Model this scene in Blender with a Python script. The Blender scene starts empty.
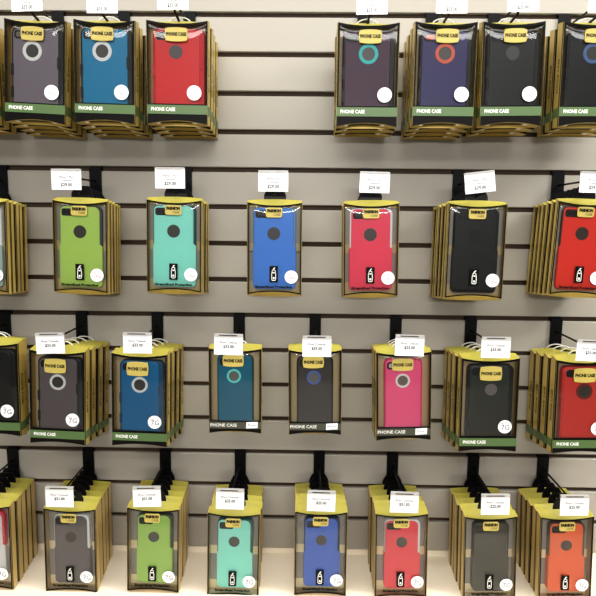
import bpy, math, random
from mathutils import Matrix, Vector
random.seed(7)
sc = bpy.context.scene
COL = sc.collection

# ------------------------------------------------------------------ materials
def lin(c):
    c = c / 255.0
    return c / 12.92 if c <= 0.04045 else ((c + 0.055) / 1.055) ** 2.4
def rgb(r, g, b): return (lin(r), lin(g), lin(b), 1.0)

def mat(name, col, rough=0.5, metal=0.0, spec=0.5, noise=0.0, nscale=40.0, bump=0.0):
    m = bpy.data.materials.new(name); m.use_nodes = True
    nt = m.node_tree; b = nt.nodes['Principled BSDF']
    b.inputs['Base Color'].default_value = col
    b.inputs['Roughness'].default_value = rough
    b.inputs['Metallic'].default_value = metal
    b.inputs['Specular IOR Level'].default_value = spec
    if noise or bump:
        tc = nt.nodes.new('ShaderNodeTexCoord')
        n = nt.nodes.new('ShaderNodeTexNoise'); n.inputs['Scale'].default_value = nscale
        n.inputs['Detail'].default_value = 5
        nt.links.new(tc.outputs['Object'], n.inputs['Vector'])
        if noise:
            mx = nt.nodes.new('ShaderNodeMix'); mx.data_type = 'RGBA'
            mx.inputs[6].default_value = tuple(c * (1 - noise) for c in col[:3]) + (1,)
            mx.inputs[7].default_value = tuple(min(1, c * (1 + noise)) for c in col[:3]) + (1,)
            nt.links.new(n.outputs['Fac'], mx.inputs[0])
            nt.links.new(mx.outputs[2], b.inputs['Base Color'])
        if bump:
            bp = nt.nodes.new('ShaderNodeBump'); bp.inputs['Strength'].default_value = bump
            bp.inputs['Distance'].default_value = 0.001
            nt.links.new(n.outputs['Fac'], bp.inputs['Height'])
            nt.links.new(bp.outputs['Normal'], b.inputs['Normal'])
    return m

def plastic_film(name, tint=(0.96, 0.97, 0.97, 1), rough=0.06, ior=1.5):
    m = bpy.data.materials.new(name); m.use_nodes = True
    nt = m.node_tree; nt.nodes.clear()
    out = nt.nodes.new('ShaderNodeOutputMaterial')
    mx = nt.nodes.new('ShaderNodeMixShader')
    tr = nt.nodes.new('ShaderNodeBsdfTransparent'); tr.inputs['Color'].default_value = tint
    gl = nt.nodes.new('ShaderNodeBsdfGlossy'); gl.inputs['Roughness'].default_value = rough
    fr = nt.nodes.new('ShaderNodeFresnel'); fr.inputs['IOR'].default_value = ior
    tc = nt.nodes.new('ShaderNodeTexCoord'); no = nt.nodes.new('ShaderNodeTexNoise'); no.inputs['Scale'].default_value = 26
    bp = nt.nodes.new('ShaderNodeBump'); bp.inputs['Strength'].default_value = 0.05; bp.inputs['Distance'].default_value = 0.003
    nt.links.new(tc.outputs['Object'], no.inputs['Vector']); nt.links.new(no.outputs['Fac'], bp.inputs['Height'])
    nt.links.new(bp.outputs['Normal'], gl.inputs['Normal'])
    nt.links.new(fr.outputs[0], mx.inputs[0]); nt.links.new(tr.outputs[0], mx.inputs[1])
    nt.links.new(gl.outputs[0], mx.inputs[2]); nt.links.new(mx.outputs[0], out.inputs[0])
    return m

M = {}
M['slat'] = mat('slatwall laminate', rgb(159, 153, 141), 0.45, noise=0.03, nscale=6, bump=0.02)
M['groove'] = mat('brown groove insert', rgb(56, 42, 28), 0.6, spec=.2)
M['deck'] = mat('cream deck laminate', rgb(248, 236, 214), 0.4, noise=0.02, nscale=8)
M['black'] = mat('black printed card', rgb(12, 10, 8), 0.4, spec=.08)
M['hook'] = mat('black painted steel', rgb(7, 7, 8), 0.45, spec=.1)
M['tab'] = mat('black plastic hang tab', rgb(9, 8, 10), 0.35, spec=.25)
M['foil'] = mat('gold foil card', rgb(198, 171, 88), 0.36, metal=0.35, noise=0.06, nscale=60)
M['yellow'] = mat('yellow card flap', rgb(163, 153, 58), 0.5)
M['foil_tan'] = mat('tan gold foil card', rgb(206, 178, 108), 0.36, metal=0.4, noise=0.06, nscale=60)
M['beigecard'] = mat('beige insert card', rgb(240, 220, 174), 0.5)
M['goldcard'] = mat('gold insert card', rgb(190, 166, 122), 0.5)
M['taupe'] = mat('grey insert tray', rgb(146, 138, 126), 0.35)
M['label'] = mat('gold label', rgb(202, 182, 92), 0.4, metal=0.1)
M['ink'] = mat('black ink', rgb(12, 11, 9), 0.6, spec=.1)
M['greyink'] = mat('grey ink', rgb(92, 88, 92), 0.6)
M['inkgrey'] = mat('dark grey ink', rgb(62, 60, 66), 0.6)
M['redink'] = mat('coral ink', rgb(176, 80, 74), 0.6)
M['whiteink'] = mat('white ink', rgb(238, 238, 230), 0.5)
M['green'] = mat('green printed band', rgb(74, 100, 54), 0.4)
M['olive'] = mat('dark olive printed band', rgb(62, 62, 48), 0.4)
M['sticker'] = mat('white sticker paper', rgb(246, 246, 246), 0.5)
M['paper'] = mat('white tag paper', rgb(244, 243, 243), 0.5)
M['clip'] = mat('frosted label holder', rgb(186, 184, 180), 0.25)
M['loop'] = mat('white plastic hanger', rgb(226, 224, 214), 0.3)
M['rubberdark'] = mat('dark rubber', rgb(24, 23, 22), 0.5, spec=.3)
M['hole'] = mat('dark opening', rgb(58, 52, 46), 0.35)
M['lensdark'] = mat('dark phone glass', rgb(40, 37, 34), 0.2)
M['lens'] = mat('grey phone glass', rgb(120, 114, 108), 0.2)
M['film'] = plastic_film('clear window film')
_cm = {}
def colour(c, rough=0.38):
    k = (c, rough)
    if k not in _cm: _cm[k] = mat('case plastic %d %d %d' % c, rgb(*c), rough, spec=.3, noise=0.02, nscale=30)
    return _cm[k]

# ------------------------------------------------------------------ mesh helpers
class MB:
    def __init__(s): s.v = []; s.f = []; s.m = []
    def add(s, vs, fs, mi=0):
        o = len(s.v); s.v += [tuple(p) for p in vs]
        for f in fs: s.f.append([i + o for i in f]); s.m.append(mi)
    def hexa(s, p, mi=0):        # p: 8 points, 4 front (ccw), 4 back
        s.add(p, [(0,1,2,3),(7,6,5,4),(0,4,5,1),(1,5,6,2),(2,6,7,3),(3,7,4,0)], mi)
    def box(s, x0, x1, y0, y1, z0, z1, mi=0):
        s.hexa([(x0,y0,z0),(x1,y0,z0),(x1,y0,z1),(x0,y0,z1),(x0,y1,z0),(x1,y1,z0),(x1,y1,z1),(x0,y1,z1)], mi)
    def prism(s, o, y0, y1, mi=0, bev=0.0):
        """outline o (x,z) ccw seen from the front; front face at y0"""
        n = len(o)
        if bev:
            cx = sum(p[0] for p in o)/n; cz = sum(p[1] for p in o)/n
            hx = max(abs(p[0]-cx) for p in o); hz = max(abs(p[1]-cz) for p in o)
            oi = [(cx+(p[0]-cx)*(1-bev/hx), cz+(p[1]-cz)*(1-bev/hz)) for p in o]
            om = [(cx+(p[0]-cx)*(1-.3*bev/hx), cz+(p[1]-cz)*(1-.3*bev/hz)) for p in o]
            rings = [[(x,y0,z) for x,z in oi],[(x,y0+.3*bev,z) for x,z in om],[(x,y0+bev,z) for x,z in o],[(x,y1,z) for x,z in o]]
        else:
            rings = [[(x,y0,z) for x,z in o],[(x,y1,z) for x,z in o]]
        vs = [p for r in rings for p in r]; fs = [list(range(n)), list(range(len(vs)-1, len(vs)-n-1, -1))]
        for k in range(len(rings)-1):
            for i in range(n):
                j = (i+1) % n
                fs.append((k*n+j, k*n+i, (k+1)*n+i, (k+1)*n+j))
        s.add(vs, fs, mi)
    def ring(s, a, b, y0, y1, mi=0):
        """flat ring between outer outline a and inner outline b (same length)"""
        n = len(a)
        vs = [(x,y0,z) for x,z in a]+[(x,y0,z) for x,z in b]+[(x,y1,z) for x,z in a]+[(x,y1,z) for x,z in b]
        fs = []
        for i in range(n):
            j = (i+1) % n
            fs += [(i,j,n+j,n+i),(2*n+j,2*n+i,3*n+i,3*n+j),(j,i,2*n+i,2*n+j),(n+i,n+j,3*n+j,3*n+i)]
        s.add(vs, fs, mi)
    def tube(s, path, r, n=10, mi=0):
        path = [Vector(p) for p in path]; rings = []
        for i, p in enumerate(path):
            t = (path[min(i+1, len(path)-1)] - path[max(i-1, 0)]).normalized()
            u = Vector((0,0,1)) if abs(t.z) < .9 else Vector((1,0,0))
            a = t.cross(u).normalized(); b = a.cross(t)
            rr = r[i] if isinstance(r, (list, tuple)) else r
            rings.append([p + a*rr*math.cos(2*math.pi*k/n) + b*rr*math.sin(2*math.pi*k/n) for k in range(n)])
        vs = [q for rg in rings for q in rg]; fs = []
        for i in range(len(path)-1):
            for k in range(n):
                l = (k+1) % n
                fs.append((i*n+k, (i+1)*n+k, (i+1)*n+l, i*n+l))
        fs += [list(range(n)), list(range(len(vs)-1, len(vs)-n-1, -1))]
        s.add(vs, fs, mi)
    def build(s, name, mats, parent=None, smooth=False):
        me = bpy.data.meshes.new(name); me.from_pydata(s.v, [], s.f)
        if not isinstance(mats, (list, tuple)): mats = [mats]
        for m in mats: me.materials.append(m)
        for p, k in zip(me.polygons, s.m): p.material_index = k
        if smooth:
            for p in me.polygons: p.use_smooth = True
        me.update()
        o = bpy.data.objects.new(name, me); COL.objects.link(o)
        if parent: o.parent = parent
        return o

def rrect(x0, x1, z0, z1, r, n=5):
    o = []
    for cx, cz, a0 in ((x1-r, z0+r, -90), (x1-r, z1-r, 0), (x0+r, z1-r, 90), (x0+r, z0+r, 180)):
        for i in range(n+1):
            a = math.radians(a0 + 90*i/n); o.append((cx+r*math.cos(a), cz+r*math.sin(a)))
    return o
def circle(cx, cz, r, n=28): return [(cx+r*math.cos(2*math.pi*i/n), cz+r*math.sin(2*math.pi*i/n)) for i in range(n)]

FONT = {}
def text(name, s, size, m, parent, loc, align='CENTER', rot=0.0, width=None, bold=0.0, vert=False, xs=1.0):
    """lettering as a thin mesh facing the viewer (or, vert, running up a side panel)"""
    cu = bpy.data.curves.new('t', 'FONT'); cu.body = s; cu.size = size
    cu.align_x = align; cu.align_y = 'CENTER'; cu.extrude = 0.00008; cu.offset = bold; cu.resolution_u = 2
    t = bpy.data.objects.new('t', cu); COL.objects.link(t)
    dg = bpy.context.evaluated_depsgraph_get()
    me = bpy.data.meshes.new_from_object(t.evaluated_get(dg))
    bpy.data.objects.remove(t); bpy.data.curves.remove(cu)
    w = max(v.co.x for v in me.vertices) - min(v.co.x for v in me.vertices)
    k = (width / w) if width else xs
    me.transform(Matrix.Diagonal((k, 1, 1, 1)))
    R = Matrix.Rotation(rot, 4, 'Z')
    me.transform(Matrix.Translation(loc) @ Matrix.Rotation(math.pi/2, 4, 'X') @ R if not vert else Matrix.Translation(loc) @ vert)
    me.materials.clear(); me.materials.append(m); me.name = name
    o = bpy.data.objects.new(name, me); COL.objects.link(o)
    if parent: o.parent = parent
    return o
def join(objs, name):
    """merge lettering meshes of one part into one mesh (no operators)"""
    mb = MB(); mats = []
    for o in objs:
        me = o.data; mt = me.materials[0]
        if mt not in mats: mats.append(mt)
        mb.add([v.co[:] for v in me.vertices], [list(p.vertices) for p in me.polygons], mats.index(mt))
    p = objs[0].parent
    for o in objs:
        me = o.data; bpy.data.objects.remove(o); bpy.data.meshes.remove(me)
    return mb.build(name, mats, p)

def empty(name, loc, label=None, cat=None, group=None):
    o = bpy.data.objects.new(name, None); o.empty_display_size = 0.02; COL.objects.link(o)
    o.location = loc
    tag(o, label, cat, group); return o
def tag(o, label=None, cat=None, group=None, kind=None):
    if label: o['label'] = label
    if cat: o['category'] = cat
    if group: o['group'] = group
    if kind: o['kind'] = kind
def copy_tree(o, skip=()):
    c = o.copy(); COL.objects.link(c)
    for ch in list(o.children):
        if ch.name.split('.')[0] in skip: continue
        d = copy_tree(ch, skip); d.parent = c
    return c

# ------------------------------------------------------------------ the packs
NS = 18
def arcs(W, H, dt, db, ins=0.0):
    """closed outline of a pillow front: both ends curve inwards"""
    hw = W/2 - ins
    xs = [-hw + 2*hw*i/NS for i in range(NS+1)]
    bot = [(x, db*(1-(2*x/W)**2)+ins) for x in xs]
    top = [(x, H-dt*(1-(2*x/W)**2)-ins) for x in reversed(xs)]
    return bot + top

def carton(W, H, d, dt, db, e, root, eb=None, edge=.0030, lip=.0005, foil='foil'):
    """gold sleeve: side walls, back and the curved end flaps"""
    mb = MB(); C = W/2 + lip; t = 0.0026
    eb = e if eb is None else eb
    for s in (-1, 1):
        x0, x1 = sorted((s*C, s*(C-t)))
        mb.hexa([(x0,0,0),(x1,0,0),(x1,0,H),(x0,0,H),(x0,d,-eb),(x1,d,-eb),(x1,d,H+e),(x0,d,H+e)], 0)
    xs = [-C + 2*C*i/NS for i in range(NS+1)]
    mb.box(-C+t, C-t, d-0.0012, d, -eb, H+e, 0)
    for (sgn, mi) in ((1, 1), (-1, 2)):
        def zf(x): return (H-dt*(1-min(1,(x/C)**2))) if sgn > 0 else db*(1-min(1,(x/C)**2))
        def zb(x): return (H+e+0.0022*(1-(x/C)**2)) if sgn > 0 else (-eb-0.0015*(1-(x/C)**2) if eb > 0 else -eb+db*.6*(1-(x/C)**2))
        th = 0.0008*sgn
        for a, b in zip(xs[:-1], xs[1:]):
            mb.hexa([(a,0,zf(a)-th),(b,0,zf(b)-th),(b,0,zf(b)),(a,0,zf(a)),(a,d,zb(a)-th),(b,d,zb(b)-th),(b,d,zb(b)),(a,d,zb(a))], mi)
        if sgn < 0 and eb <= 0:      # printed notice on the bottom flap
            for a, b, k in ((-.36, -.31, 4), (-.30, .22, 3), (.25, .31, 4)):
                def P(x, u, o): return (x*W, d*u, zf(x*W)*(1-u)+zb(x*W)*u-o)
                nn = 8
                for i in range(nn):
                    xa, xb = a+(b-a)*i/nn, a+(b-a)*(i+1)/nn
                    mb.hexa([P(xa,.25,.0004),P(xb,.25,.0004),P(xb,.25,0),P(xa,.25,0),P(xa,.7,.0004),P(xb,.7,.0004),P(xb,.7,0),P(xa,.7,0)], k)
    for sx in (-1, 1):               # black printed edge beside the front, also paints in shade between boxes
        xa, xb = sorted((sx*C, sx*(C+.0003))); mb.box(xa, xb, 0, edge, 0, H, 3)
    return mb.build('carton', [M[foil], M['yellow'], M[foil], M['black'], M['sticker']], root)

def film(W, H, dt, db, ins, zlo, root, b=0.0022):
    """bulging clear window"""
    hw = W/2 - ins; mb = MB(); n = 14; rows = [0,.015,.03,.05,.08,.2,.4,.6,.8,.92,.95,.97,.985,1]
    vs = []
    for i in range(n+1):
        x = -hw + 2*hw*i/n
        z0 = (db*(1-(2*x/W)**2)+ins) if zlo is None else zlo
        z1 = H-dt*(1-(2*x/W)**2)-ins
        for t in rows:
            y = 0.0005-b*(1-(abs(2*t-1)**12 if (t > .5 or zlo is None) else 0))*(1-abs(2*x/(2*hw))**8)
            vs.append((x, y, z0+(z1-z0)*t))
    k = len(rows); fs = []
    for i in range(n):
        for j in range(k-1): fs.append((i*k+j, (i+1)*k+j, (i+1)*k+j+1, i*k+j+1))
    mb.add(vs, fs)
    return mb.build('window', M['film'], root, smooth=True)

def side_text(W, H, d, root, s):
    """PHONE CASE running up a gold side"""
    x = s*(W/2+0.0005)
    # text x axis -> world z (down on the right side), text y -> depth
    if s > 0: R = Matrix(((0,0,1,0),(0,1,0,0),(-1,0,0,0),(0,0,0,1)))
    else:     R = Matrix(((0,0,-1,0),(0,1,0,0),(1,0,0,0),(0,0,0,1)))
    if s > 0: R = Matrix(((0,0,1,0),(1,0,0,0),(0,1,0,0),(0,0,0,1))) @ Matrix.Rotation(-math.pi/2, 4, 'Z')
    else:     R = Matrix(((0,0,-1,0),(-1,0,0,0),(0,1,0,0),(0,0,0,1))) @ Matrix.Rotation(math.pi/2, 4, 'Z')
    return text('side_text', 'PHONE CASE', 0.0095, M['ink'], root, (x, d*0.5, H*0.5), vert=R, bold=0.0002, width=H*0.33)

def logo_icon(cx, z0, z1, w, y, root):
    """black badge with the white outline of a phone in a sleeve"""
    b = MB(); b.prism(rrect(cx-w/2, cx+w/2, z0, z1, 0.0012, 3), y, y+0.0007)
    o = b.build('icon_badge', M['black'], root)
    m = MB(); h = z1-z0; hw = w*0.27
    m.ring(rrect(cx-hw, cx+hw, z0+h*.10, z0+h*.62, hw*.6, 4), rrect(cx-hw*.74, cx+hw*.74, z0+h*.135, z0+h*.585, hw*.4, 4), y-0.0003, y)
    m.ring(circle(cx, z0+h*.66, hw*.85, 16), circle(cx, z0+h*.66, hw*.58, 16), y-0.0003, y)
    m.prism([(cx-hw*.55, z0+h*.75),(cx-hw*.15, z0+h*.75),(cx+hw*.75, z0+h*.90),(cx+hw*.15, z0+h*.90)], y-0.0003, y)
    m.prism(rrect(cx-hw*.4, cx+hw*.4, z0+h*.2, z0+h*.32, hw*.2, 2), y-0.0003, y)
    m.build('icon_drawing', M['whiteink'], o)
    return o

def sticker(cx, cz, r, y, big, root):
    b = MB(); b.prism(circle(cx, cz, r, 32), y, y+0.0004)
    o = b.build('size_sticker', M['sticker'], root)
    if big:
        l = [text('a', '7G', r*1.05, M['inkgrey'], o, (cx+r*.08, y-0.0001, cz-r*.12)),
             text('b', 'For', r*.42, M['redink'], o, (cx-r*.35, y-0.0001, cz+r*.5))]
    else:
        l = [text('a', '7 Plus', r*.56, M['redink'], o, (cx+r*.05, y-0.0001, cz-r*.2)),
             text('b', 'For', r*.5, M['redink'], o, (cx-r*.35, y-0.0001, cz+r*.35))]
    join(l, 'sticker_text')
    return o

def make_commuter(root, W, H, plus, c, bump, ca):
    d = 0.0132 if plus else 0.0195; dt = 0.0055; db = 0.0050; e = 0.0045
    carton(W, H, d, dt, db, e, root, foil='foil' if plus else 'foil_tan')
    f = MB(); f.ring(arcs(W, H, dt, db), arcs(W, H, dt, db, 0.0024), -0.0006, 0.0006); f.build('front_frame', M['black'], root)
    film(W, H, dt, db, 0.0021, None, root)
    # insert
    m = MB(); hw = W/2-0.0012
    def slab(a, b, mi): m.box(-hw, hw, d-.0023, d-.0013, H*a, H*b, mi)
    slab(.03, .14, 1); slab(.14, .47 if plus else .46, 0); slab(.46, .56, 1); slab(.56, .955, 0)
    m.build('insert_card', [M['taupe'], M['beigecard'] if not plus else M['goldcard']], root)
    # case
    cw = .80*W if plus else .70*W
    x0, x1 = -cw/2 + .004*(0 if plus else .6), cw/2 + .004*(0 if plus else .6)
    z1 = H*(.945 if plus else .915); z0 = H*(.055 if plus else .095); zn = z0+(z1-z0)*.53
    body = MB(); body.prism(rrect(x0+.0006, x1-.0006, z0+.001, z1, .010), 0.0042, d-.0025, bev=.0018)
    pc = body.build('phone_case', colour(bump, .5), root)
    l, r_ = (.0036 if bump == WHITE and plus else .0020), .0050
    def arcpts(cx, cz, r, a0, a1, n=5): return [(cx+r*math.cos(math.radians(a0+(a1-a0)*i/n)), cz+r*math.sin(math.radians(a0+(a1-a0)*i/n))) for i in range(n+1)]
    o = arcpts(x1-.009, z0+.009, .009, -90, 0)+[(x1, zn-.003), (x1-r_, zn+.001)]+arcpts(x1-r_-.011, z1-.0012-.011, .011, 0, 90)+arcpts(x0+l+.009, z1-.0012-.009, .009, 90, 180)+[(x0+l, zn+.001), (x0, zn-.003)]+arcpts(x0+.009, z0+.009, .009, 180, 270)
    sh = MB(); sh.prism(o, 0.0028, d-.0030, bev=.0012); sh.build('shell', colour(c), pc)
    cc = MB(); zc = z1-.0062
    cwid = (.032 if plus else .028)
    cc.prism(rrect(x0+l+.003, x0+l+.003+cwid, zc-.0130, zc+.001, .004), 0.0023, 0.0040)
    q = cc.build('camera_cutout', M['rubberdark'], pc)
    k = MB(); k.prism(circle(x0+l+.010, zc-.0057, .0034, 18), 0.0019, 0.0030)
    if plus: k.prism(circle(x0+l+.018, zc-.0057, .0034, 18), 0.0019, 0.0030)
    k.build('camera_lens', M['lensdark'], q)
    h = MB(); hx = (x0+x1)/2-.0015; hz = H*(.665 if plus else .655); hr = .0122 if plus else .0108
    h.prism(circle(hx, hz, hr), 0.0024, 0.0045)
    h.build('logo_hole', M['hole'] if c != (28, 28, 25) else M['rubberdark'], pc)
    if plus or True:
        b = MB(); b.prism(rrect(-.0165*W/.103, .0145*W/.103, H-.028, H-.0095, .0042), -0.0030, -0.0018, bev=.0007)
        lb = b.build('brand_label', M['label'], root)
        t = [text('a', 'FASHION', .0076, M['ink'], lb, (-.001, -0.00315, H-.0158), width=.0255, bold=.0006),
             text('b', 'CASE', .0062, M['ink'], lb, (.0045, -0.00315, H-.0228), width=.0125)]
        join(t, 'label_text')
    logo_icon(-.001, H*.135, H*.315, W*.155, -0.0030, root)
    text('slogan_text', 'Streamlined Protection', .0070, M['ink'], root, (-.001, -0.0027, H*.083), width=W*.69, bold=.0003)
    sticker(W*.315, H*.195, .0125, -0.0031, not plus, root)
    # hang tab
    zc = H+e+.0125; base = H+e-.010; n = 32
    poly = [(-.021, base), (.021, base), (.021, H+e+.010), (.0135, H+e+.024), (-.0135, H+e+.024), (-.021, H+e+.010)]
    out, inn = [], []
    for i in range(n):
        a = 2*math.pi*i/n; dx, dz = math.cos(a), math.sin(a); best = 1e9
        for (ax, az), (bx, bz) in zip(poly, poly[1:]+poly[:1]):
            ex, ez = bx-ax, bz-az; det = ex*dz-ez*dx
            if abs(det) < 1e-12: continue
            tt = (ex*(az-zc)-ez*ax)/det; u = (dx*(az-zc)-dz*ax)/det
            if tt > 0 and -1e-6 <= u <= 1+1e-6: best = min(best, tt)
        out.append((dx*best, zc+dz*best)); inn.append((dx*.0045, zc+dz*.0045))
    tb = MB(); tb.ring(out, inn, d+.0001, d+.0011); tb.build('hang_tab', M['tab'], root)
    return d, e, .0125

def make_defender(root, W, H, style, c, bump, ring, ca, big, sh=0.0):
    d = 0.0255 if style != 'old' else 0.020
    dt, db, e = .0058, (  .0070 if style == 'plus' else .0045), .0045
    carton(W, H, d, dt, db, e, root, eb=-.0005 if style == 'plus' else None, edge=.004, lip=.0004)
    wz0 = H*{'plus': .200, 'std': .170, 'old': .150}[style]; side = .0034
    # black printed front: two sides, head strip, foot panel
    f = MB(); hw = W/2; y0, y1 = -.0008, .0006
    def zt(x): return H-dt*(1-(x/hw)**2)
    def zb(x): return db*(1-(x/hw)**2)
    xs = [-hw, -hw+side]+[-hw+side+(W-2*side)*i/16 for i in range(1, 16)]+[hw-side, hw]
    def col(a, b, za0, za1, zb0, zb1):
        f.hexa([(a,y0,za0),(b,y0,zb0),(b,y0,zb1),(a,y0,za1),(a,y1,za0),(b,y1,zb0),(b,y1,zb1),(a,y1,za1)])
    for i, (a, b) in enumerate(zip(xs[:-1], xs[1:])):
        if i in (0, len(xs)-2): col(a, b, zb(a), zt(a), zb(b), zt(b))
        else:
            col(a, b, zb(a), wz0, zb(b), wz0)
            col(a, b, zt(a)-.0042, zt(a), zt(b)-.0042, zt(b))
    f.build('front_panel', M['black'], root)
    film(W, H, dt, db, .0034, wz0, root)
    m = MB(); m.box(-hw+.0012, hw-.0012, d-.006, d-.005, H*.05, H*.95, 0); m.build('insert_card', M['goldcard'], root)
    # case: dark liner, coloured shell
    cx = {'plus': .002, 'std': .003, 'old': 0.0}[style]
    cw = {'plus': .86, 'std': .80, 'old': .70}[style]*W
    z1 = H*{'plus': .93, 'std': .925, 'old': .92}[style]; z0 = wz0-.012
    x0, x1 = cx-cw/2, cx+cw/2
    b = MB(); b.prism(rrect(x0, x1, z0, z1, .011), .0045, .0175 if style != 'old' else .0135, bev=.002)
    pc = b.build('phone_case', colour(bump, .45), root)
    l, r_ = .0035, .0085
    if style == 'old': l, r_ = .002, .003
    o = rrect(x0+l, x1-r_, z0+.002, z1-.002, .010)
    if style != 'old':   # rubber port plugs on both edges
        pl = MB()
        for sx, zz in ((-1, .52), (-1, .30), (1, .60)):
            xa = x0+l-.001 if sx < 0 else x1-r_+.001
            pl.prism(rrect(xa-.0028, xa+.0028, H*zz-.011, H*zz+.011, .0024, 3), .0026, .0060)
        pl.build('port_plug', colour(bump, .45), pc)
    s = MB(); s.prism(o, .0030, .0120, bev=.0014); s.build('shell', colour(c), pc)
    q = MB(); zc = z1-.006
    q.prism(rrect(x0+l+.003, x0+l+.026, zc-.0145, zc, .005), .0025, .0045)
    cam = q.build('camera_cutout', M['rubberdark'], pc)
    k = MB(); k.prism(rrect(x0+l+.0065, x0+l+.0225, zc-.0115, zc-.003, .003), .0020, .0035)
    k.build('camera_lens', M['lens'] if ca is None else colour(ca), cam)
    rx = {'plus': -.002, 'std': .000, 'old': -.0025}[style]+sh; rz = H*{'plus': .705, 'std': .665, 'old': .675}[style]
    ro, ri = {'plus': (.0176, .0117), 'std': (.0158, .0112), 'old': (.0140, .0100)}[style]
    h = MB(); h.prism(circle(rx, rz, ri+.0005), .0024, .0045); h.build('logo_hole', M['lens'] if (style == 'old' or (style == 'std' and not ring)) else M['hole'], pc)
    if ring:
        g = MB(); g.ring(circle(rx, rz, ro, 36), circle(rx, rz, ri, 36), .0019, .0040); g.build('logo_ring', colour(ring, .35), pc)
    # label
    lw = {'plus': .0208, 'std': .0212, 'old': .0205}[style]; lc = {'plus': 0.000, 'std': -.003, 'old': -.0035}[style]+sh
    lz0, lz1 = {'plus': (H*.795, H*.932), 'std': (H*.765, H*.918), 'old': (H*.79, H*.93)}[style]
    n = 10; out = []
    for i in range(n+1):
        t = -1+2*i/n; out.append((lc+lw*.93*t, lz0+.0018*t*t))
    for i in range(n+1):
        t = -1+2*i/n; out.append((lc+lw*(1-.07*t*t), lz0+.0022+(lz1-lz0-.0044)*(i/n)))
    for i in range(n+1):
        t = 1-2*i/n; out.append((lc+lw*.93*t, lz1-.0018*t*t))
    for i in range(n+1):
        t = 1-2*i/n; out.append((lc-lw*(1-.07*t*t), lz1-.0022-(lz1-lz0-.0044)*(i/n)))
    b = MB(); b.prism(out, -.0032, -.0018, bev=.0007); lb = b.build('brand_label', M['label'], root)
    t = text('label_text', 'PHONE CASE', .0085, M['ink'], lb, (lc, -.00335, (lz0+lz1)/2), width=lw*1.78, bold=.0004)
    # band
    bz0, bz1 = {'plus': (H*.100, H*.188), 'std': (H*.060, H*.145), 'old': (H*.055, H*.135)}[style]
    b = MB(); C = W/2+.0004
    b.box(-hw, hw, -.0013, -.0008, bz0, bz1)
    if style != 'old':
        for sx in (-1, 1):
            xa, xb = sorted((sx*C, sx*(C+.0003))); b.box(xa, xb, 0, d, bz0-.001, bz1)
    bd = b.build('band', M['green'] if style != 'old' else M['olive'], root)
    if style == 'old':
        text('band_text', 'PHONE CASE', .0088, M['whiteink'], bd, (-W*.225, -.0014, (bz0+bz1)/2), width=W*.51, bold=.0001)
        p = MB(); px, pz = W*.325, (bz0+bz1)/2+.001
        p.prism([(px-.0115, pz-.0068), (px+.0110, pz-.0058), (px+.0115, pz+.0066), (px-.0110, pz+.0056)], -.0018, -.0013)
        pn = p.build('price_sticker', M['sticker'], root)
        text('sticker_text', 'iPhone7', .0055, M['greyink'], pn, (px, -.0019, pz), width=.018)
    else:
        text('band_text', 'PHONE CASE', .0088, M['whiteink'], bd, (-W*.5+.006+W*.21, -.0014, (bz0+bz1)/2), width=W*.40, bold=.00025)
        sticker(W*.285, wz0+.0195, .0132, -.0031, big, root)
    for sx in (-1, 1): side_text(W, H, d, root, sx)
    # wire-like plastic hanging loop
    zt_ = H+e+.001; pts = []
    for i in range(17):
        a = math.pi*(1-i/16)
        pts.append((.021*math.cos(a), d+.0016, zt_-.004+.0125*math.sin(a)))
    pts = [(-.021, d+.0016, zt_-.014)]+pts+[(.021, d+.0016, zt_-.014)]
    lp = MB(); lp.tube(pts, .0012, 8); lp.build('hang_loop', M['loop'], root, smooth=True)
    return d, e, .0045

# ------------------------------------------------------------------ hooks and tags
def make_hook(wx, zg, pz0, pz1, px, pp, tx, tz, tp, label):
    """wx: wall x, zg: groove centre; product peg to (px, -pp, pz1); label arm to (tx, -tp, tz)"""
    root = empty('slatwall_hook', (wx, 0, zg-.03), label, 'hook', 'black hooks on the slatwall')
    ox, oz = -wx, -(zg-.03)
    b = MB()
    b.box(-.0122, .0122, -.0052, -.0012, -.042, .0300)
    b.box(-.0122, .0122, -.0012, .0060, .0270, .0335)
    b.box(-.0122, .0122, .0045, .0060, .0335, .0385)
    b.build('back_plate', M['hook'], root)
    a = Vector((0, -.005, pz0+oz)); e_ = Vector((px+ox, -pp, pz1+oz)); dr = (e_-a)
    p = MB(); p.tube([a, a+dr*.5, e_, e_+Vector((0, -.002, .0035)), e_+Vector((0, -.0025, .007))], .0023, 10)
    p.build('product_peg', M['hook'], root, smooth=True)
    q = MB(); a = Vector((0, -.005, .004)); e_ = Vector((tx+ox, -(tp-.0045), tz+oz+.004))
    q.tube([a, a.lerp(e_, .5), e_], .0019, 10); q.build('label_arm', M['hook'], root, smooth=True)
    return root

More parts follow.
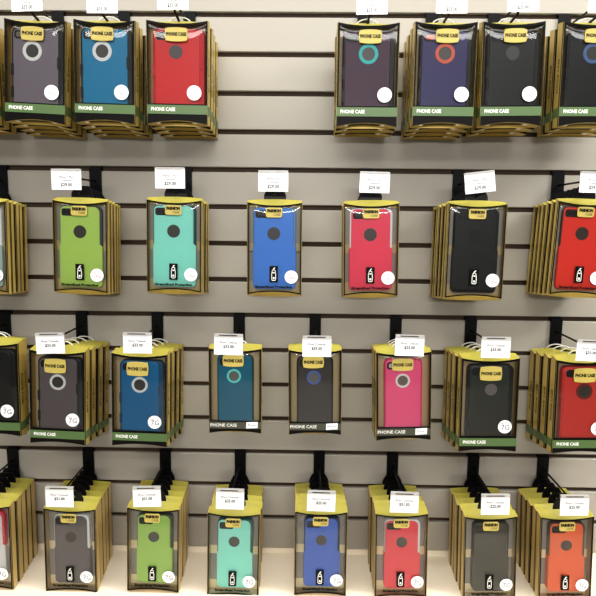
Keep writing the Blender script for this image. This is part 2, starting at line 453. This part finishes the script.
def make_tag(hook, tx, tz, tp, w, h, roll, lines, label, clip):
    """clear holder on the hook's arm, paper card in it"""
    R = Matrix.Rotation(math.radians(roll), 4, 'Y').inverted()
    hp = hook.location
    T = Matrix.Translation(Vector((tx, -tp, tz))-hp) @ R
    m = MB(); ch = .0048 if clip else .0022
    m.box(-w/2, w/2, .0006, .0022, -h/2+.004, h/2)          # backing
    m.box(-w/2, w/2, -.0016, .0042, h/2-ch, h/2)            # hinge bar along the top
    if clip: m.box(-w*.34, w*.30, -.0021, -.0016, h/2-ch*.62, h/2-ch*.30, 1)
    o = m.build('label_holder', [M['clip'], M['black']], hook); o.data.transform(T)
    root = empty('price_tag', (tx, -tp, tz), label, 'price tag', 'white price tags on the hooks'); root.rotation_euler = (0, -math.radians(roll), 0)
    c = MB(); c.box(-w/2-.0004, w/2+.0004, -.0001, .0006, -h/2, h/2-ch); c.build('card', M['paper'], root)
    t = []
    top = h/2-ch
    for s, size, z, width, mt in lines:
        t.append(text('l', s, size, M[mt], root, (0.0, -.0002, top-z), width=width, bold=.00018 if s[0] == '$' else .00005))
    join(t, 'printed_text')
    return root

# ------------------------------------------------------------------ setting
CAMZ = 1.39
G0 = CAMZ + .4109; SP = .0762
DECK = .6485
def build_setting():
    m = MB(); X0, X1 = -1.9, 1.9
    m.box(X0, X1, .0085, .020, DECK, G0+5*SP, 1)
    for i in range(-5, 15):
        zt = G0 - i*SP - .0050; zb = zt - (SP-.0100)
        if i == 14: zb = .6622
        c = .0012
        prof = [(0, zb+c), (0, zt-c), (c, zt), (.0085, zt), (.0085, zb), (c, zb)]
        vs = [(X0, y, z) for y, z in prof]+[(X1, y, z) for y, z in prof]; n = len(prof)
        fs = [list(range(n)), list(range(2*n-1, n-1, -1))]+[(k, n+k, n+(k+1) % n, (k+1) % n) for k in range(n)]
        m.add(vs, fs, 0)
    w = m.build('wall_back', [M['slat'], M['groove']]); tag(w, kind='structure')
    m = MB(); m.box(X0, X1, -.0015, .0085, DECK, .6612); o = m.build('trim_1', M['deck']); tag(o, kind='structure')
    m = MB(); m.box(X0, X1, -.42, .02, DECK-.03, DECK); m.box(X0, X1, -.40, -.38, .0, DECK-.03)
    o = m.build('base_deck', M['deck']); tag(o, kind='structure')
    m = MB(); m.box(-3, 3, -4, .02, -.05, 0); o = m.build('floor', M['floor']); tag(o, kind='structure')
M['floor'] = mat('store floor', rgb(170, 160, 145), 0.4, noise=.05)
build_setting()

# ------------------------------------------------------------------ stock
ROWN = ['top row', 'second row', 'third row', 'bottom row']
GR = [0, 4, 8, 12]
WHITE = (248, 248, 244); DK = (22, 21, 20); BLK = (28, 28, 25)
# row, key, wall x, front x, front centre z, front depth, count, pitch, tag (x, z, h, roll)   in mm
STACKS = [
(0, 'edge', -641.4, -632.7, 1655.8, 125, 3, 32, None),
(0, 'grey', -503.1, -495.1, 1657.0, 125, 4, 31, (-494.2, 1770.0, 34.3, 1.5)),
(0, 'blue', -369.4, -367.4, 1657.4, 125, 4, 31, (-361.7, 1767.6, 33.9, 0)),
(0, 'red', -238.0, -238.0, 1657.2, 125, 4, 31, (-237.3, 1774.5, 34.6, 0)),
(0, 'purple', 109.8, 108.6, 1655.7, 125, 3, 31, (110.2, 1768.2, 34.5, 1)),
(0, 'indigo', 245.7, 245.8, 1657.7, 125, 4, 29, (248.9, 1770.7, 34.1, 0.5)),
(0, 'black', 369.3, 367.5, 1659.1, 125, 3, 31, (371.9, 1774.7, 34.0, 2)),
(0, 'blackblue', 508.4, 513.4, 1659.6, 125, 3, 31, (511.1, 1773.8, 34.0, 0)),
(1, 'edge', -634.4, -620.1, 1337.4, 125, 5, 23, None),
(1, 'green', -437.9, -428.8, 1338.8, 122, 5, 23, (-437.0, 1462.7, 36.6, 0)),
(1, 'mint', -249.6, -249.1, 1341.8, 125, 4, 23, (-247.7, 1466.9, 34.7, 0)),
(1, 'blue', -63.1, -59.2, 1339.1, 122, 1, 23, (-60.2, 1463.2, 39.1, 0)),
(1, 'pink', 122.6, 120.3, 1339.2, 125, 3, 23, (123.3, 1462.6, 38.0, -1)),
(1, 'black', 313.7, 316.0, 1338.9, 132, 6, 21, (312.8, 1464.7, 40.2, 7)),
(1, 'red', 516.8, 513.4, 1345.6, 132, 6, 21, (519.0, 1466.6, 38.1, -1)),
(2, 'edge', -644.0, -612.1, 1058.5, 128, 2, 32, None),
(2, 'grey', -478.5, -480.6, 1041.4, 128, 4, 32, (-480.2, 1158.1, 39.7, 2)),
(2, 'blue', -315.6, -318.8, 1040.5, 128, 4, 32, (-314.7, 1160.9, 38.4, 0)),
(2, 'teal', -140.1, -134.8, 1060.1, 122, 1, 30, (-142.8, 1160.3, 40.3, -1)),
(2, 'dk', 22.3, 21.8, 1059.4, 122, 2, 26, (23.2, 1159.0, 39.4, 0)),
(2, 'pink', 194.1, 191.1, 1057.4, 132, 3, 28, (196.9, 1162.9, 40.1, -1)),
(2, 'black', 353.3, 354.1, 1041.4, 130, 4, 32, (357.9, 1161.2, 40.0, 0)),
(2, 'red', 533.8, 533.4, 1040.3, 130, 4, 32, (535.2, 1157.4, 40.9, -2)),
(3, 'edge', -643.1, -630.9, 740.3, 150, 5, 28, None),
(3, 'grey', -475.0, -461.2, 736.6, 150, 5, 28, (-470.5, 857.7, 40.9, -0.5)),
(3, 'green', -304.2, -296.1, 740.2, 150, 5, 28, (-300.7, 861.0, 44.0, 2)),
(3, 'mint', -138.5, -136.2, 732.9, 150, 5, 28, (-139.9, 858.8, 41.8, -1)),
(3, 'blue', 35.5, 36.9, 738.9, 150, 5, 28, (36.0, 857.8, 41.7, -1)),
(3, 'pink', 196.6, 193.1, 737.8, 150, 5, 28, (195.6, 857.7, 40.8, -1)),
(3, 'dk', 373.7, 368.4, 735.1, 150, 5, 28, (369.7, 856.7, 40.7, 1)),
(3, 'orange', 525.6, 514.1, 737.1, 150, 5, 28, (520.4, 857.6, 42.5, 1)),
]
#          style, case colour, liner, ring / None, camera patch, short description, price
KIND = {
(0, 'edge'): ('plus', BLK, DK, None, None, 'black rubber case', ''),
(0, 'grey'): ('plus', (128, 118, 126), DK, WHITE, None, 'grey case with white ring', '$35.00'),
(0, 'blue'): ('plus', (26, 134, 178), DK, WHITE, None, 'bright blue case with white ring', '$35.00'),
(0, 'red'): ('plus', (226, 38, 38), (206, 34, 36), None, (60, 50, 48), 'red case', '$35.00'),
(0, 'purple'): ('plus', (74, 34, 62), DK, (60, 210, 208), (44, 70, 54), 'plum purple case with turquoise ring', '$35.00'),
(0, 'indigo'): ('plus', (58, 50, 106), DK, (244, 108, 80), (226, 82, 56), 'indigo case with coral ring', '$35.00'),
(0, 'black'): ('plus', BLK, DK, None, DK, 'plain black case', '$35.00'),
(0, 'blackblue'): ('plus', BLK, DK, (96, 128, 184), DK, 'black case with blue ring', '$35.00'),
(1, 'edge'): ('cplus', (180, 200, 190), WHITE, None, None, 'pale case', ''),
(1, 'green'): ('cplus', (188, 220, 108), (66, 66, 68), None, None, 'lime green case', '$29.00'),
(1, 'mint'): ('cplus', (158, 244, 226), (44, 84, 78), None, None, 'mint case', '$29.00'),
(1, 'blue'): ('cplus', (80, 146, 234), (120, 150, 190), None, None, 'blue case', '$29.00'),
(1, 'pink'): ('cplus', (250, 76, 104), WHITE, None, None, 'pinkish red case with white edge', '$29.00'),
(1, 'black'): ('cplus', BLK, DK, None, None, 'black case', '$29.00'),
(1, 'red'): ('cplus', (244, 64, 48), (70, 62, 58), None, None, 'bright red case', '$29.00'),
(2, 'edge'): ('std', BLK, DK, None, DK, 'black case at the left edge', ''),
(2, 'grey'): ('std', (104, 95, 96), DK, WHITE, DK, 'grey case with white ring', '$33.00'),
(2, 'blue'): ('std', (18, 112, 164), (20, 70, 96), WHITE, DK, 'blue case with white ring', '$33.00'),
(2, 'teal'): ('old', (22, 112, 140), (14, 74, 80), (120, 244, 234), DK, 'teal case with turquoise ring', '$33.00'),
(2, 'dk'): ('old', (70, 64, 60), (36, 34, 32), (88, 116, 186), DK, 'charcoal case with blue ring', '$33.00'),
(2, 'pink'): ('old', (255, 100, 150), (240, 60, 110), WHITE, (200, 196, 190), 'hot pink case with white ring', '$33.00'),
(2, 'black'): ('std', (52, 56, 48), DK, None, DK, 'plain black case', '$33.00'),
(2, 'red'): ('std', (226, 66, 56), (214, 58, 50), (120, 50, 44), DK, 'red case', '$33.00'),
(3, 'edge'): ('cstd', (238, 236, 232), (230, 64, 84), None, None, 'white case with pink edge', ''),
(3, 'grey'): ('cstd', (112, 104, 102), WHITE, None, None, 'grey case with white edge', '$31.00'),
(3, 'green'): ('cstd', (178, 216, 104), (74, 84, 60), None, None, 'apple green case', '$31.00'),
(3, 'mint'): ('cstd', (162, 248, 228), (40, 100, 90), None, None, 'mint case', '$25.00'),
(3, 'blue'): ('cstd', (72, 116, 210), (30, 48, 84), None, None, 'royal blue case', '$25.00'),
(3, 'pink'): ('cstd', (248, 80, 92), WHITE, None, None, 'coral red case with white edge', '$31.00'),
(3, 'dk'): ('cstd', (74, 70, 60), (62, 58, 50), None, None, 'dark olive grey case', '$25.00'),
(3, 'orange'): ('cstd', (255, 118, 68), (100, 74, 60), None, None, 'orange case', '$25.00'),
}
SIZE = {'plus': (.1105, .182), 'std': (.1075, .1865), 'old': (.1020, .1705), 'cplus': (.1025, .1735), 'cstd': (.1020, .1760)}
ORD = ['', 'second', 'third', 'fourth', 'fifth', 'rearmost']
ROLL = {(0, 'grey'): 2.6, (0, 'blue'): 1.3, (0, 'red'): .7, (0, 'black'): -.8, (0, 'blackblue'): -.4,
        (1, 'green'): 1.4, (1, 'mint'): .8, (1, 'pink'): -.8, (1, 'black'): .3, (1, 'red'): 2.0, (1, 'edge'): 1.4,
        (2, 'grey'): 2.0, (2, 'blue'): 1.3, (2, 'dk'): -.7, (2, 'pink'): -1.7, (2, 'black'): -.7, (2, 'red'): -.9, (2, 'edge'): 1.0,
        (3, 'grey'): .7, (3, 'green'): 1.4, (3, 'mint'): 1.0, (3, 'pink'): -1.0, (3, 'dk'): -1.5, (3, 'orange'): -1.9, (3, 'edge'): .8}
YAW = {}
SHIFT = {(0, 'grey'): -.004, (0, 'blue'): -.003, (0, 'red'): -.001, (0, 'purple'): .003, (0, 'indigo'): .002, (0, 'black'): .002, (0, 'blackblue'): .002, (2, 'black'): .0035, (2, 'red'): .003, (2, 'pink'): .001}
NUDGE = {(0, 'grey'): -3.5, (0, 'blue'): -3.5, (0, 'indigo'): 2, (0, 'black'): 2.5, (1, 'pink'): 3, (1, 'red'): 1.5, (2, 'grey'): -2.5, (2, 'blue'): -3, (1, 'black'): 2, (3, 'pink'): 3, (3, 'dk'): 3, (3, 'orange'): 6, (2, 'pink'): 2, (2, 'black'): 5, (2, 'red'): 6}

for (r, key, wx, fx, zc, pf, n, pitch, tg) in STACKS:
    style, c, bump, ring, ca, desc, price = KIND[(r, key)]
    W, H = SIZE[style]
    if key == 'pink' and r == 2: W, H = W*1.03, H*1.03
    if (r, key) == (2, 'grey'): zc += 2; H += .002
    if (r, key) == (1, 'black'): W, H = W*1.04, H*1.015
    if (r, key) == (2, 'black'): W *= 1.03
    fx += NUDGE.get((r, key), 0)
    wx, fx, zc, pf, pitch = wx/1000, fx/1000, zc/1000, pf/1000, pitch/1000
    zg = G0 - GR[r]*SP
    rown = ROWN[r]; edge = key == 'edge'
    where = 'far left of the %s' % rown if edge else rown
    what = desc.replace(' at the left edge', '')
    root = empty('boxed_phone_case', (fx, -pf, zc-H/2),
                 'front boxed %s on its hook, %s' % (what, where),
                 'phone case box', 'boxed phone cases hanging on hooks')
    if style in ('cplus', 'cstd'): d, e, off = make_commuter(root, W, H, style == 'cplus', c, bump, ca)
    else: d, e, off = make_defender(root, W, H, style, c, bump, ring, ca, style == 'std', SHIFT.get((r, key), 0))
    rl = math.radians(ROLL.get((r, key), 0)); sw = math.sin(rl)*H/2   # swing about the middle
    root.location.x -= sw
    root.rotation_euler = (0, rl, math.radians(YAW.get((r, key), 0)))
    # the peg runs through the hangers of the stack
    hang = H+e+off+(.0023 if style[0] == 'c' else -.0006)
    zfront = zc-H/2+hang-.0023 - (.0022 if style[0] == 'c' else .0)
    pz0 = max(zg-.066, min(zg-.048, zfront-.010))
    yhf = pf-d                                    # hanger depth of the front box
    slope = (zfront-pz0)/yhf; sx = (fx-wx)/yhf
    for k in range(1, n):
        cp = copy_tree(root, skip=('label_text', 'sticker_text', 'slogan_text', 'icon_badge') if k > 0 else ())
        p = pf-k*pitch
        cp.location = (fx-sw-sx*k*pitch+random.uniform(-.0012, .0012), -p, zc-H/2-slope*k*pitch)
        cp.rotation_euler = (0, root.rotation_euler[1]+math.radians(random.uniform(-.4, .4)), root.rotation_euler[2])
        od = 'rearmost' if (k == n-1 and n > 2) else ORD[k]
        cp['label'] = '%s box back behind the %s, %s' % (od, what, where) if od != 'rearmost' else 'rearmost box behind the %s, %s' % (what, where)
    tp = .167 if r == 3 else .155
    pend = pf+.010
    if tg: tx, tz, th, roll = tg[0]/1000, tg[1]/1000, tg[2]/1000, tg[3]
    else:  tx, tz, th, roll = fx, zg-.022, .038, 0
    hk = make_hook(wx, zg, pz0, zfront+slope*(pend-yhf), fx+sx*(pend-yhf), pend, tx, tz, tp,
                   'black hook carrying the %s, %s' % (what, where))
    h = {0: .036, 1: .0375, 2: .0400, 3: .0410}[r]
    if r == 0: lines = [('iPhone 7 Plus', .0060, .012, .024, 'greyink'), ('Defender', .0056, .0185, .017, 'greyink'), (price, .0086, .027, .019, 'ink')]
    elif r == 1: lines = [('iPhone 7 Plus', .0058, .0125, .025, 'greyink'), ('Commuter', .0056, .0185, .019, 'greyink'), (price, .0082, .0265, .021, 'ink')]
    elif r == 2: lines = [('iPhone 7 Defender', .0058, .0115, .034, 'greyink'), (price, .0080, .0195, .020, 'ink')]
    else: lines = [('iPhone 7 Commuter', .0058, .0115, .035, 'greyink'), (price, .0080, .0195, .020, 'ink')]
    if tg:
        make_tag(hk, tx, tz, tp, .0535, h, roll, lines, 'white price tag above the %s, %s' % (what, where), r >= 2)

# ------------------------------------------------------------------ light
def area(name, loc, sx, sy, power, aim, col=(1, .985, .96)):
    l = bpy.data.lights.new(name, 'AREA'); l.shape = 'RECTANGLE'; l.size = sx; l.size_y = sy; l.energy = power; l.color = col
    o = bpy.data.objects.new(name, l); COL.objects.link(o); o.location = loc
    o.rotation_euler = (Vector(aim)-Vector(loc)).to_track_quat('-Z', 'Y').to_euler()
    return o
area('ceiling_strip_lamp', (.15, -.62, 2.55), 3.6, .14, 55, (.15, -.62, 0))
for k, (y, z, p) in enumerate(((-1.9, 2.7, 26), (-3.0, 2.8, 44), (-8.0, 2.6, 215))):
    area('added_aisle_fill', (.2, y, z), 3.6, .25, p, (.2, y*.7, 0))  # unseen fill rows, added to light the box fronts from the aisle
area('right_lamp', (1.8, -.9, 2.55), .5, .5, 30, (1.0, 0, 1.1))
w = bpy.data.worlds.new('store'); sc.world = w; w.use_nodes = True
w.node_tree.nodes['Background'].inputs[0].default_value = (.95, .93, .9, 1)
w.node_tree.nodes['Background'].inputs[1].default_value = .11

# ------------------------------------------------------------------ camera
cd = bpy.data.cameras.new('camera'); cd.sensor_width = 36; cd.lens = 580/596*36; cd.clip_start = .01
cam = bpy.data.objects.new('camera', cd); COL.objects.link(cam); sc.camera = cam
F = Vector((-.01219116, .9914597, -.12984238)); Rr = Vector((.99985255, .01365756, .01040922)); U = Vector((-.01209365, .12969634, .99148001))
mw = Matrix((Rr, U, -F)).transposed().to_4x4(); mw.translation = (0, -1.2233, CAMZ)
cam.matrix_world = mw

sc.view_settings.view_transform = 'Standard'; sc.view_settings.look = 'None'
sc.view_settings.gamma = 1.0; sc.view_settings.exposure = -0.06
sc.view_settings.use_curve_mapping = False
